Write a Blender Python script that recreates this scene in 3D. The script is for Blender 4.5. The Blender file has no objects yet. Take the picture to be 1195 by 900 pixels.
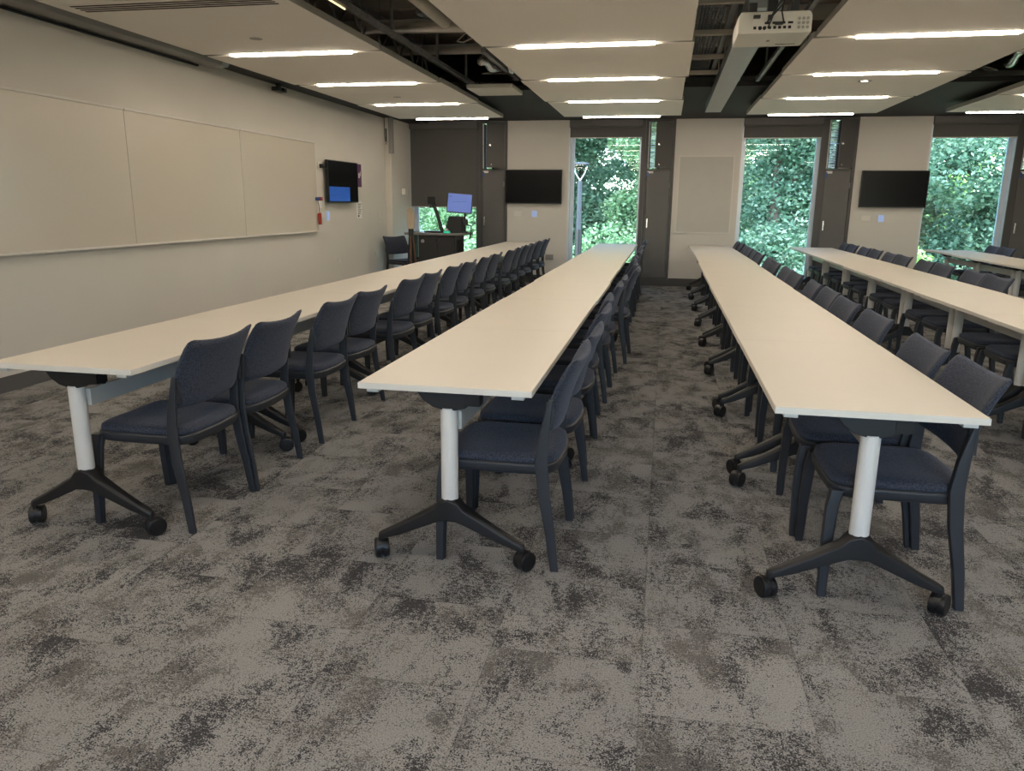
import bpy, math, random
from mathutils import Vector, Matrix
random.seed(7)
sc = bpy.context.scene
C = sc.collection
PI = math.pi

# ------------------------------------------------------------------ materials
def mat(name, col, rough=.5, metal=0, spec=.5, emit=None, estr=0, bump=None, var=None, sheen=0):
    m = bpy.data.materials.new(name); m.use_nodes = True
    nt = m.node_tree; b = nt.nodes['Principled BSDF']
    b.inputs['Base Color'].default_value = (*col, 1)
    b.inputs['Roughness'].default_value = rough
    b.inputs['Metallic'].default_value = metal
    b.inputs['Specular IOR Level'].default_value = spec
    if sheen:
        b.inputs['Sheen Weight'].default_value = sheen
        b.inputs['Sheen Roughness'].default_value = .5
    if emit:
        b.inputs['Emission Color'].default_value = (*emit, 1)
        b.inputs['Emission Strength'].default_value = estr
    tc = nt.nodes.new('ShaderNodeTexCoord')
    if var:   # (scale, amount) subtle procedural colour variation
        n = nt.nodes.new('ShaderNodeTexNoise'); n.inputs['Scale'].default_value = var[0]; n.inputs['Detail'].default_value = 4
        nt.links.new(tc.outputs['Object'], n.inputs['Vector'])
        r = nt.nodes.new('ShaderNodeValToRGB')
        r.color_ramp.elements[0].position = .3; r.color_ramp.elements[1].position = .7
        r.color_ramp.elements[0].color = (*[c*(1-var[1]) for c in col], 1)
        r.color_ramp.elements[1].color = (*[min(1, c*(1+var[1])) for c in col], 1)
        nt.links.new(n.outputs['Fac'], r.inputs['Fac']); nt.links.new(r.outputs['Color'], b.inputs['Base Color'])
    if bump:  # (scale, strength)
        n = nt.nodes.new('ShaderNodeTexNoise'); n.inputs['Scale'].default_value = bump[0]; n.inputs['Detail'].default_value = 3
        nt.links.new(tc.outputs['Object'], n.inputs['Vector'])
        bp = nt.nodes.new('ShaderNodeBump'); bp.inputs['Strength'].default_value = bump[1]; bp.inputs['Distance'].default_value = .004
        nt.links.new(n.outputs['Fac'], bp.inputs['Height']); nt.links.new(bp.outputs['Normal'], b.inputs['Normal'])
    return m

M = {}
M['paint'] = mat('wall_paint', (.66, .63, .57), .7, var=(1.2, .02), bump=(60, .1))
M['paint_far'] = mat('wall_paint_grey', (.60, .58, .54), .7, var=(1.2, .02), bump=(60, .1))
M['board'] = mat('whiteboard_enamel', (.62, .57, .49), .22, var=(.8, .015))
M['board_frame'] = mat('board_trim', (.66, .63, .58), .4, var=(3, .02))
M['laminate'] = mat('table_laminate', (.68, .635, .555), .42, spec=.42, var=(2.5, .012), bump=(300, .03))
M['edge'] = mat('table_edge', (.74, .70, .63), .45, var=(4, .02))
M['post'] = mat('post_paint', (.72, .70, .66), .35, var=(5, .02))
M['black'] = mat('black_metal', (.011, .011, .012), .5, var=(8, .15), bump=(250, .08))
M['rubber'] = mat('caster_plastic', (.010, .010, .011), .38, var=(12, .2))
M['chrome'] = mat('chrome', (.62, .63, .64), .25, 1, var=(5, .03))
M['rail'] = mat('rail_silver', (.58, .57, .54), .45, .1, var=(5, .03))
M['frame'] = mat('chair_plastic', (.027, .030, .036), .45, var=(9, .12), bump=(200, .06))
M['soffit'] = mat('soffit_dark', (.028, .028, .029), .8, var=(2, .08))
M['slab'] = mat('slab_dark', (.36, .32, .27), .85, var=(1.5, .3), bump=(6, .5))
M['raft'] = mat('raft_white', (.84, .80, .73), .75, var=(1.3, .015))
M['raft_edge'] = mat('raft_edge', (.36, .34, .30), .7, var=(3, .03))
M['grey'] = mat('joinery_grey', (.062, .060, .060), .5, var=(3, .06))
M['grey2'] = mat('joinery_grey_light', (.10, .097, .095), .5, var=(3, .06))
M['dark'] = mat('dark_recess', (.008, .008, .009), .7, var=(4, .1))
M['screen'] = mat('tv_glass', (.004, .0045, .006), .22, spec=.14, var=(2, .1))
M['bezel'] = mat('tv_bezel', (.01, .01, .011), .35, var=(5, .1))
M['alu'] = mat('aluminium', (.40, .41, .42), .4, .7, var=(4, .04))
M['blueframe'] = mat('window_aluminium', (.60, .66, .74), .35, .3, var=(4, .03))
M['casing'] = mat('casing_grey', (.27, .27, .26), .5, .2, var=(4, .04))
M['pipe'] = mat('pipe_beige', (.62, .57, .48), .6, var=(4, .1))
M['galv'] = mat('galvanised', (.26, .26, .26), .5, .3, var=(12, .25))
M['foil'] = mat('foil', (.65, .65, .66), .25, .9, var=(20, .1), bump=(35, .9))
M['wirem'] = mat('wire_mesh', (.28, .29, .30), .4, .6, var=(12, .1))
M['cable'] = mat('cable_black', (.012, .012, .013), .5, var=(12, .1))
M['cream'] = mat('projector_white', (.62, .60, .53), .45, var=(4, .02))
M['plate'] = mat('plate_white', (.70, .68, .63), .4, var=(6, .02))
M['red'] = mat('red_plastic', (.40, .03, .02), .4, var=(9, .1))
M['navyp'] = mat('blue_plastic', (.03, .07, .25), .4, var=(9, .1))
M['purple'] = mat('purple_print', (.10, .03, .10), .5, var=(7, .12))
M['paper'] = mat('paper', (.80, .79, .76), .7, var=(14, .05))
M['ink'] = mat('ink', (.12, .12, .13), .7, var=(20, .2))
M['lect'] = mat('lectern_charcoal', (.022, .021, .022), .5, var=(5, .1))
M['lecttop'] = mat('lectern_top', (.20, .19, .18), .45, var=(5, .05))
M['wood'] = mat('timber_brown', (.13, .06, .03), .5, var=(8, .2))
M['beige'] = mat('beige_shell', (.52, .42, .31), .55, var=(4, .04))
M['bark'] = mat('bark', (.12, .09, .065), .9, var=(5, .35), bump=(12, .8))
M['lamp_steel'] = mat('lamp_steel', (.03, .035, .04), .5, var=(4, .1))
M['rail_out'] = mat('galv_rail', (.5, .5, .5), .5, var=(4, .06))
M['white_led'] = mat('led_diffuser', (.9, .85, .75), .5, emit=(1, .86, .70), estr=34)
M['spot_led'] = mat('spot_lens', (.9, .9, .9), .4, emit=(1, .9, .75), estr=9)
M['strip_led'] = mat('strip_lens', (.9, .8, .5), .4, emit=(1, .8, .4), estr=1.5)
M['desktop'] = mat('blue_desktop', (.02, .05, .2), .3, emit=(.02, .12, .50), estr=.38)
M['monitor'] = mat('blue_login_screen', (.05, .06, .2), .3, emit=(.08, .17, .50), estr=.6)
M['green_led'] = mat('green_glow', (.02, .3, .2), .3, emit=(.02, .75, .42), estr=.5)
M['blue_led'] = mat('blue_touch_plate', (.3, .4, .6), .3, emit=(.35, .5, .9), estr=.35)
M['fabric'] = None

def fabric(name, a, b):
    m = bpy.data.materials.new(name); m.use_nodes = True; nt = m.node_tree; B = nt.nodes['Principled BSDF']
    B.inputs['Roughness'].default_value = .95; B.inputs['Specular IOR Level'].default_value = .15
    B.inputs['Sheen Weight'].default_value = .2; B.inputs['Sheen Roughness'].default_value = .5
    B.inputs['Sheen Tint'].default_value = (.5, .55, .7, 1)
    tc = nt.nodes.new('ShaderNodeTexCoord')
    n = nt.nodes.new('ShaderNodeTexNoise'); n.inputs['Scale'].default_value = 170; n.inputs['Detail'].default_value = 3
    nt.links.new(tc.outputs['Object'], n.inputs['Vector'])
    r = nt.nodes.new('ShaderNodeValToRGB'); r.color_ramp.elements[0].position = .35; r.color_ramp.elements[1].position = .68
    r.color_ramp.elements[0].color = (*a, 1); r.color_ramp.elements[1].color = (*b, 1)
    nt.links.new(n.outputs['Fac'], r.inputs['Fac']); nt.links.new(r.outputs['Color'], B.inputs['Base Color'])
    bp = nt.nodes.new('ShaderNodeBump'); bp.inputs['Strength'].default_value = .5; bp.inputs['Distance'].default_value = .002
    nt.links.new(n.outputs['Fac'], bp.inputs['Height']); nt.links.new(bp.outputs['Normal'], B.inputs['Normal'])
    return m
M['fabric'] = fabric('navy_weave', (.020, .024, .036), (.068, .075, .098))
M['blindf'] = mat('blind_fabric', (.10, .098, .094), .9, var=(2, .04), bump=(300, .1))

def carpet():
    m = bpy.data.materials.new('carpet_tiles'); m.use_nodes = True; nt = m.node_tree; N = nt.nodes; L = nt.links
    B = N['Principled BSDF']; B.inputs['Roughness'].default_value = 1; B.inputs['Specular IOR Level'].default_value = .1
    tc = N.new('ShaderNodeTexCoord')
    def math_(op, a, b=None, c=None):
        n = N.new('ShaderNodeMath'); n.operation = op
        for i, v in enumerate((a, b, c)):
            if v is None: continue
            if hasattr(v, 'links'): L.new(v, n.inputs[i])
            else: n.inputs[i].default_value = v
        return n.outputs[0]
    sep = N.new('ShaderNodeSeparateXYZ'); L.new(tc.outputs['Object'], sep.inputs[0])
    # half-metre tiles laid in staggered columns
    cx = math_('DIVIDE', sep.outputs[0], .5); ix = math_('FLOOR', cx)
    off = math_('MULTIPLY', math_('MODULO', math_('ABSOLUTE', ix), 2), .5)
    cy = math_('ADD', math_('DIVIDE', sep.outputs[1], .5), off); iy = math_('FLOOR', cy)
    fx = math_('FRACT', cx); fy = math_('FRACT', cy)
    ids = N.new('ShaderNodeCombineXYZ'); L.new(ix, ids.inputs[0]); L.new(iy, ids.inputs[1])
    wn = N.new('ShaderNodeTexWhiteNoise'); wn.noise_dimensions = '3D'; L.new(ids.outputs[0], wn.inputs['Vector'])
    def vm(op, a, b):
        n = N.new('ShaderNodeVectorMath'); n.operation = op
        for i, v in enumerate((a, b)):
            if hasattr(v, 'links'): L.new(v, n.inputs[i])
            else: n.inputs[i].default_value = v
        return n.outputs[0]
    # partly continuous pattern: each tile shifted by a whole random vector
    p = vm('ADD', tc.outputs['Object'], vm('MULTIPLY', wn.outputs['Color'], (.22, .22, 9)))
    def noise(vec, s, d=5, r=.6, dist=0):
        n = N.new('ShaderNodeTexNoise'); n.inputs['Scale'].default_value = s; n.inputs['Detail'].default_value = d
        n.inputs['Roughness'].default_value = r; n.inputs['Distortion'].default_value = dist
        L.new(vec, n.inputs['Vector']); return n.outputs['Fac']
    ps = vm('MULTIPLY', p, (1, .62, 1))
    big = noise(ps, 6.0, 7, .66, .25)
    big2 = noise(vm('ADD', ps, (31, 7, 3)), 4.6, 7, .68, .3)
    fine = noise(tc.outputs['Object'], 62, 3, .7)
    loop = noise(tc.outputs['Object'], 210, 2, .6)
    f = math_('ADD', math_('MULTIPLY', math_('SUBTRACT', fine, .5), .50), math_('MULTIPLY', math_('SUBTRACT', loop, .5), .60))
    a = math_('ADD', big, f); b_ = math_('ADD', big2, f)
    def ramp(fac, stops):
        r = N.new('ShaderNodeValToRGB'); e = r.color_ramp.elements
        e[0].position, e[0].color = stops[0][0], (*stops[0][1], 1); e[1].position, e[1].color = stops[1][0], (*stops[1][1], 1)
        for s in stops[2:]:
            q = e.new(s[0]); q.color = (*s[1], 1)
        L.new(fac, r.inputs['Fac']); return r.outputs['Color']
    light = (.305, .303, .296); taupe = (.146, .140, .133); dk = (.060, .060, .064)
    c1 = ramp(a, [(.40, taupe), (.52, light)])
    msk = ramp(b_, [(.42, (1, 1, 1)), (.47, (0, 0, 0))])
    mx = N.new('ShaderNodeMix'); mx.data_type = 'RGBA'; L.new(msk, mx.inputs['Factor']); L.new(c1, mx.inputs['A']); mx.inputs['B'].default_value = (*dk, 1)
    # tile tone and seam
    tone = math_('ADD', math_('MULTIPLY', wn.outputs['Value'], .10), .92)
    sx = math_('MINIMUM', fx, math_('SUBTRACT', 1, fx)); sy = math_('MINIMUM', fy, math_('SUBTRACT', 1, fy))
    seam = math_('SUBTRACT', 1, math_('MULTIPLY', math_('LESS_THAN', math_('MINIMUM', sx, sy), .005), .22))
    spk = math_('ADD', math_('MULTIPLY', loop, 1.7), .15)
    k = math_('MULTIPLY', math_('MULTIPLY', tone, seam), spk)
    mm = N.new('ShaderNodeVectorMath'); mm.operation = 'SCALE'; L.new(mx.outputs['Result'], mm.inputs[0]); L.new(k, mm.inputs['Scale'])
    L.new(mm.outputs[0], B.inputs['Base Color'])
    bp = N.new('ShaderNodeBump'); bp.inputs['Strength'].default_value = .7; bp.inputs['Distance'].default_value = .006
    L.new(math_('ADD', loop, math_('MULTIPLY', fine, .6)), bp.inputs['Height']); L.new(bp.outputs['Normal'], B.inputs['Normal'])
    return m
M['carpet'] = carpet()

def glass():
    m = bpy.data.materials.new('window_glass'); m.use_nodes = True; nt = m.node_tree; N = nt.nodes; L = nt.links
    out = N['Material Output']; N.remove(N['Principled BSDF'])
    t = N.new('ShaderNodeBsdfTransparent'); t.inputs[0].default_value = (.86, .92, .94, 1)
    g = N.new('ShaderNodeBsdfGlossy'); g.inputs['Roughness'].default_value = .02
    fr = N.new('ShaderNodeFresnel'); fr.inputs[0].default_value = 1.3
    mx = N.new('ShaderNodeMixShader'); L.new(fr.outputs[0], mx.inputs[0]); L.new(t.outputs[0], mx.inputs[1]); L.new(g.outputs[0], mx.inputs[2])
    L.new(mx.outputs[0], out.inputs[0]); return m
M['glass'] = glass()

def leaf(name, cols, trans=.5):
    m = bpy.data.materials.new(name); m.use_nodes = True; nt = m.node_tree; N = nt.nodes; L = nt.links
    B = N['Principled BSDF']; B.inputs['Roughness'].default_value = .55
    geo = N.new('ShaderNodeNewGeometry')
    r = N.new('ShaderNodeValToRGB'); e = r.color_ramp.elements
    e[0].color = (*cols[0], 1); e[1].color = (*cols[-1], 1)
    for i, c in enumerate(cols[1:-1], 1):
        q = e.new(i/(len(cols)-1)); q.color = (*c, 1)
    L.new(geo.outputs['Random Per Island'], r.inputs['Fac']); L.new(r.outputs['Color'], B.inputs['Base Color'])
    tr = N.new('ShaderNodeBsdfTranslucent'); L.new(r.outputs['Color'], tr.inputs[0])
    mx = N.new('ShaderNodeMixShader'); mx.inputs[0].default_value = trans
    L.new(B.outputs[0], mx.inputs[1]); L.new(tr.outputs[0], mx.inputs[2]); L.new(mx.outputs[0], N['Material Output'].inputs[0])
    return m
M['leafA'] = leaf('leaf_fresh', [(.09, .20, .09), (.22, .38, .18), (.46, .60, .38)])  # paled green, outdoor haze mixed into the leaf colour
M['leafB'] = leaf('leaf_blue_green_hazed', [(.05, .12, .07), (.11, .22, .13), (.30, .44, .31)])  # bluish cast puts haze and sky gloss into the leaf colour
M['leafC'] = leaf('leaf_olive', [(.09, .15, .08), (.20, .27, .15), (.40, .46, .30)])
M['leafD'] = leaf('leaf_lime', [(.22, .42, .10), (.38, .58, .18), (.60, .78, .36)])
M['grass'] = mat('grass', (.15, .19, .11), .9, var=(3, .4), bump=(30, .8))

# ------------------------------------------------------------------ mesh helper
class MB:
    def __init__(s): s.v = []; s.f = []
    def add(s, vs, fs):
        o = len(s.v); s.v += [tuple(v) for v in vs]; s.f += [tuple(i+o for i in f) for f in fs]; return s
    def box(s, a, b):
        x0, y0, z0 = a; x1, y1, z1 = b
        return s.add([(x0,y0,z0),(x1,y0,z0),(x1,y1,z0),(x0,y1,z0),(x0,y0,z1),(x1,y0,z1),(x1,y1,z1),(x0,y1,z1)],
                     [(0,3,2,1),(4,5,6,7),(0,1,5,4),(1,2,6,5),(2,3,7,6),(3,0,4,7)])
    def tube(s, pts, r, n=8, cap=True):
        pts = [Vector(p) for p in pts]; rs = r if isinstance(r, (list, tuple)) else [r]*len(pts)
        vs = []; fs = []; up = None
        for i, p in enumerate(pts):
            d = (pts[min(i+1, len(pts)-1)] - pts[max(i-1, 0)]).normalized()
            if up is None: up = Vector((0,0,1)) if abs(d.z) < .9 else Vector((1,0,0))
            a = d.cross(up).normalized(); b = a.cross(d).normalized(); up = b
            for k in range(n):
                t = 2*PI*k/n; vs.append(p + (a*math.cos(t) + b*math.sin(t))*rs[i])
        for i in range(len(pts)-1):
            for k in range(n):
                fs.append((i*n+k, i*n+(k+1)%n, (i+1)*n+(k+1)%n, (i+1)*n+k))
        if cap: fs += [tuple(range(n))[::-1], tuple((len(pts)-1)*n+k for k in range(n))]
        return s.add(vs, fs)
    def loft(s, rings, cap=True):   # rings of equal count
        n = len(rings[0]); vs = [v for r in rings for v in r]; fs = []
        for i in range(len(rings)-1):
            for k in range(n):
                fs.append((i*n+k, i*n+(k+1)%n, (i+1)*n+(k+1)%n, (i+1)*n+k))
        if cap: fs += [tuple(range(n))[::-1], tuple((len(rings)-1)*n+k for k in range(n))]
        return s.add(vs, fs)
    def prism(s, poly, axis, a, b):  # poly of 2D pts extruded along axis
        def P(u, v, w):
            return {0:(w,u,v), 1:(u,w,v), 2:(u,v,w)}[axis]
        return s.loft([[P(u, v, a) for u, v in poly], [P(u, v, b) for u, v in poly]])
    def lathe(s, c, prof, axis=2, n=20):   # prof: (radius, height) from centre c
        rings = []
        for r, h in prof:
            ring = []
            for k in range(n):
                t = 2*PI*k/n; q = [r*math.cos(t), r*math.sin(t)]
                if axis == 2: ring.append((c[0]+q[0], c[1]+q[1], c[2]+h))
                elif axis == 0: ring.append((c[0]+h, c[1]+q[0], c[2]+q[1]))
                else: ring.append((c[0]+q[0], c[1]+h, c[2]+q[1]))
            rings.append(ring)
        return s.loft(rings)
    def build(s, name, m, parent=None, loc=None, bevel=0, smooth=False, seg=2):
        me = bpy.data.meshes.new(name); me.from_pydata(s.v, [], s.f); me.update()
        import bmesh
        bm = bmesh.new(); bm.from_mesh(me); bmesh.ops.recalc_face_normals(bm, faces=bm.faces); bm.to_mesh(me); bm.free()
        me.materials.append(M[m] if isinstance(m, str) else m)
        o = bpy.data.objects.new(name, me); C.objects.link(o)
        if parent is not None: o.parent = parent
        if loc: o.location = loc
        if smooth:
            for p in me.polygons: p.use_smooth = True
        if bevel:
            b = o.modifiers.new('bevel', 'BEVEL'); b.width = bevel; b.segments = seg; b.limit_method = 'ANGLE'; b.angle_limit = math.radians(40)
            for p in me.polygons: p.use_smooth = True
            w = o.modifiers.new('wn', 'WEIGHTED_NORMAL'); w.keep_sharp = True
        return o

def box(name, a, b, m, parent=None, bevel=0): return MB().box(a, b).build(name, m, parent, bevel=bevel)
def empty(name, loc, label=None, cat=None, group=None, rz=0, parent=None):
    o = bpy.data.objects.new(name, None); C.objects.link(o); o.location = loc; o.rotation_euler = (0, 0, rz); o.empty_display_size = .1
    tag(o, label, cat, group); 
    if parent: o.parent = parent
    return o
def tag(o, label=None, cat=None, group=None, kind=None):
    if label: o['label'] = label
    if cat: o['category'] = cat
    if group: o['group'] = group
    if kind: o['kind'] = kind
    return o
def struct(o): o['kind'] = 'structure'; return o
KIDS = {}
def dup(root, loc, rz=0, label=None, group=None):
    r = root.copy(); C.objects.link(r); r.location = loc; r.rotation_euler = (0, 0, rz)
    if label: r['label'] = label
    if group: r['group'] = group
    for ch in KIDS[root.name]:
        c = ch.copy(); C.objects.link(c); c.parent = r
        for g in ch.children_cache if False else KIDS.get(ch.name, []):
            d = g.copy(); C.objects.link(d); d.parent = c
    return r
def cache(root):
    for o in list(bpy.data.objects):
        if o.parent: 
            KIDS.setdefault(o.parent.name, [])
            if o not in KIDS[o.parent.name]: KIDS[o.parent.name].append(o)

ORD = ['first','second','third','fourth','fifth','sixth','seventh','eighth','ninth','tenth','eleventh','twelfth','thirteenth','fourteenth','fifteenth','sixteenth']

# ------------------------------------------------------------------ camera
r_ = Vector((0.98111014, 0.19324256, 0.00895581)); u_ = Vector((-0.05343521, 0.22621997, 0.97260948)); f_ = Vector((-0.18592356, 0.95471558, -0.23227265))
cam = bpy.data.cameras.new('camera'); co = bpy.data.objects.new('camera', cam); C.objects.link(co)
mw = Matrix(((r_.x, u_.x, -f_.x, 0), (r_.y, u_.y, -f_.y, 0), (r_.z, u_.z, -f_.z, 1.4592), (0, 0, 0, 1)))
co.matrix_world = mw
cam.sensor_fit = 'HORIZONTAL'; cam.sensor_width = 36; cam.lens = 36*889.5/1195; cam.clip_end = 300; cam.clip_start = .05
sc.camera = co

# ------------------------------------------------------------------ room shell
D = 14.435; H = 2.935; XL = -4.95; XR = 7.6; YR = -3.2; SL = 3.62
struct(box('floor', (XL-.3, YR-.2, -.2), (XR+.3, D+.32, 0), 'carpet'))
struct(box('ceiling', (XL-.3, YR-.2, SL), (XR+.3, D+.32, SL+.2), 'slab'))
struct(box('wall_left', (XL-.25, YR-.2, 0), (XL, D+.3, SL), 'paint'))
struct(box('wall_right', (XR, YR-.2, 0), (XR+.25, D+.3, SL), 'paint'))
# dark soffit strips around the suspended rafts
sf = MB().box((XL, 10.65, H), (XR, D, H+.06))
sf.box((XL, 8.03, H-.035), (-4.45, D, H-.001))
struct(sf.build('trim_1', 'soffit'))
# back wall, solid pieces between the bays (each bay: window + tall ventilation door)
P0 = -4.83; PER = 3.035
bays = [P0 + PER*k for k in range(4)]
WW = 1.36; DW = .53
bw = MB()
bw.box((XL-.0, D, 0), (bays[0], D+.3, SL))
for k in range(4):
    x1 = bays[k]+WW+DW+.005
    x2 = bays[k+1] if k < 3 else XR
    bw.box((x1, D, 0), (x2, D+.3, SL))
    bw.box((bays[k], D, H), (x1, D+.3, SL))
    bw.box((bays[k]+WW+.017, D+.105, .1), (x1, D+.3, 2.075)); bw.box((bays[k]+WW+.26, D+.105, 2.075), (x1, D+.3, H))  # unseen backing behind door and hatch, added to stop light leaking in
    bw.box((bays[k]+WW-.001, D+.003, .1), (bays[k]+WW+.0165, D+.3, H))  # unseen filler strip added beside the door against light leaks
    bw.box((bays[k], D, 0), (x1, D+.3, .1))
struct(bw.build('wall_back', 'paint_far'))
bb = MB()
for k in range(4):
    x1 = bays[k]+WW+DW+.005; x2 = bays[k+1] if k < 3 else XR
    bb.box((x1, D-.018, 0), (x2, D, .145))
    bb.box((bays[k], D-.03, 0), (x1, D, .115))
bb.box((XL, D-.018, 0), (bays[0], D, .145))
struct(bb.build('baseboard_back', 'grey', bevel=.004))
struct(box('baseboard_left', (XL, YR, 0), (XL+.015, D, .12), 'grey2'))
# boxed corner column
struct(MB().box((XL, 13.4, 0), (-4.83, D, H)).build('trim_2', 'paint', bevel=.004))

# rear wall with large windows behind the viewer
rw = MB()
rws = [(-.9, 2.6), (5.8, 7.4)]
xs = XL-.0
for a, b in rws:
    rw.box((xs, YR-.25, 0), (a, YR, SL)); rw.box((a, YR-.25, 0), (b, YR, 1.1)); rw.box((a, YR-.25, 2.45), (b, YR, SL)); xs = b
rw.box((xs, YR-.25, 0), (XR, YR, SL))
struct(rw.build('wall_rear', 'paint'))
for i, (a, b) in enumerate(rws):
    w = struct(empty('window_%d' % (i+5), ((a+b)/2, YR-.12, 1.1)))
    h = (b-a)/2
    fr = MB().box((-h, -.04, 0), (-h+.06, .04, 1.35)).box((h-.06, -.04, 0), (h, .04, 1.35)).box((-h+.06, -.04, 0), (h-.06, .04, .06)).box((-h+.06, -.04, 1.29), (h-.06, .04, 1.35))
    fr.build('window_frame', 'grey', w)
    MB().box((-h+.06, -.008, .06), (h-.06, .008, 1.29)).build('pane', 'glass', w)

# ------------------------------------------------------------------ bays: windows, blinds, ventilation doors
blind_z = [1.393, 2.635, 2.61, 2.60]
where = ['at the lectern', 'between the aisle and the first screen', 'right of the blank pinboard', 'at the far right']
for k, bx in enumerate(bays):
    w = struct(empty('window_%d' % (k+1), (bx, D, 0)))
    g = 'blueframe'
    # reveal lining and frame set back in the wall
    ln = MB().box((0, .002, .1), (.025, .30, H)).box((WW-.03, .002, .1), (WW-.002, .30, H)).box((.025, .002, H-.03), (WW-.03, .30, H)).box((.025, -.005, .1), (WW-.03, .30, .16))
    ln.build('reveal', g, w)
    fr = MB().box((.025, .20, .16), (.085, .27, H-.03)).box((WW-.09, .20, .16), (WW-.03, .27, H-.03)).box((.085, .20, .16), (WW-.09, .27, .22)).box((.085, .20, H-.09), (WW-.09, .27, H-.03))
    fr.build('window_frame', g, w)
    MB().box((.085, .228, .22), (WW-.09, .242, H-.09)).build('pane', 'glass', w)
    # grey front trim between window and door
    MB().box((WW-.056, -.03, .1), (WW+.013, .002, H)).build('mullion', 'grey', w)
    # roller blind
    lab = ['charcoal roller blind drawn most of the way down behind the lectern',
           'charcoal roller blind rolled up above the window with the lamp post outside',
           'charcoal roller blind rolled up above the window right of the blank pinboard',
           'charcoal roller blind rolled up over the rightmost window'][k]
    rb = empty('roller_blind', (bx, D, H), lab, 'blind', 'roller blinds on the back wall')
    cs = MB().prism([(-.055, 0), (-.055, -.10), (-.03, -.135), (.03, -.135), (.03, 0)], 0, .01, WW-.045)
    cs.build('cassette', 'grey2', rb, bevel=.006)
    zb = blind_z[k]-H
    MB().box((.02, -.012, zb), (WW-.045, -.006, -.13)).build('blind_fabric', 'blindf', rb)
    MB().box((.02, -.017, zb-.018), (WW-.05, -.001, zb)).build('bottom_bar', 'rail', rb, bevel=.003)
    # ventilation door
    d = struct(empty('door_%d' % (k+1), (bx+WW+.015, D, .115)))
    dh = H-.115
    W = DW-.012
    MB().box((0, -.02, 0), (.045, .10, dh)).box((W-.05, -.02, 0), (W, .10, dh)).box((.045, -.02, dh-.04), (W-.05, .10, dh)).box((.045, -.02, 0), (W-.05, .10, .03)).build('door_frame', 'grey', d)
    zs = 2.085-.115
    MB().box((.05, -.012, .035), (W-.055, .03, zs-.03)).build('door_panel', 'grey2', d, bevel=.003)
    MB().box((.045, -.015, zs-.03), (W-.05, .05, zs)).build('transom', 'grey', d)
    # dark duct behind the hatch with louvre blades lit from outside
    MB().box((.052, -.01, zs+.01), (.068, .04, dh-.05)).build('guide_bar', 'rail', d)
    lv = MB(); n = 20
    for i in range(n):
        z = zs+.03 + (dh-.04-zs-.06)*i/(n-1)
        lv.add([(.05,.12,z-.008),(.25,.12,z-.008),(.25,.15,z+.012),(.05,.15,z+.012),(.05,.12,z-.004),(.25,.12,z-.004),(.25,.15,z+.016),(.05,.15,z+.016)],
               [(0,3,2,1),(4,5,6,7),(0,1,5,4),(1,2,6,5),(2,3,7,6),(3,0,4,7)])
    MB().box((.046, .03, zs+.01), (.085, .20, dh-.05)).box((.215, .03, zs+.01), (.25, .20, dh-.05)).build('duct_side', 'dark', d)
    lv.build('louvre', 'plate', d)
    # hatch leaf, hinged on its right edge and open into the room
    a = math.radians(40); L_ = .36; x1 = W-.065; hz0 = zs+.015; hz1 = dh-.055
    hd = MB(); ca, sa = math.cos(a), math.sin(a); t = .025
    P = [(x1, -.01), (x1-L_*ca, -.01-L_*sa), (x1-L_*ca+t*sa, -.01-L_*sa+t*-ca), (x1+t*sa, -.01-t*ca)]
    hd.prism(P, 2, hz0, hz1); hatch = hd.build('hatch', 'grey2', d, bevel=.003)
    MB().tube([(.03, -.015, (hz0+hz1)/2), (x1-L_*ca*.8, -.02-L_*sa*.8-t, (hz0+hz1)/2)], .006, 8).lathe((x1-L_*ca*.78, -.045-L_*sa*.78, (hz0+hz1)/2), [(.0,-.01),(.018,-.008),(.018,.008),(0,.01)], 1, 14).build('stay', 'chrome', d)
    MB().lathe((x1-L_*ca*.72, -.03-L_*sa*.72-.012, hz0+.05), [(0,-.006),(.012,-.005),(.012,.004),(0,.005)], 1, 12).build('knob', 'chrome', d)
    MB().box((.06, -.016, zs-.075), (.16, -.012, zs-.035)).build('notice_label', 'paper', d)
    MB().add([(.045,-.016,zs-.05),(.08,-.016,zs-.05),(.085,-.02,zs-.13),(.06,-.02,zs-.155),(.04,-.018,zs-.12),(.045,-.013,zs-.05),(.08,-.013,zs-.05),(.085,-.017,zs-.13),(.06,-.017,zs-.155),(.04,-.015,zs-.12)],
             [(0,1,2,3,4),(9,8,7,6,5),(0,5,6,1),(1,6,7,2),(2,7,8,3),(3,8,9,4),(4,9,5,0)]).build('blue_tag', 'navyp', d)
    MB().box((.075, -.045, .93), (.10, -.035, 1.10)).box((.08,-.035,.95),(.095,-.012,.97)).box((.08,-.035,1.06),(.095,-.012,1.08)).build('door_handle', 'chrome', d, bevel=.003)
    for z in (.35, 1.65, zs+.25, zs+.62):
        MB().tube([(W-.058, -.026, z), (W-.058, -.026, z+.09)], .007, 8).build('hinge', 'alu', d)

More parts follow.
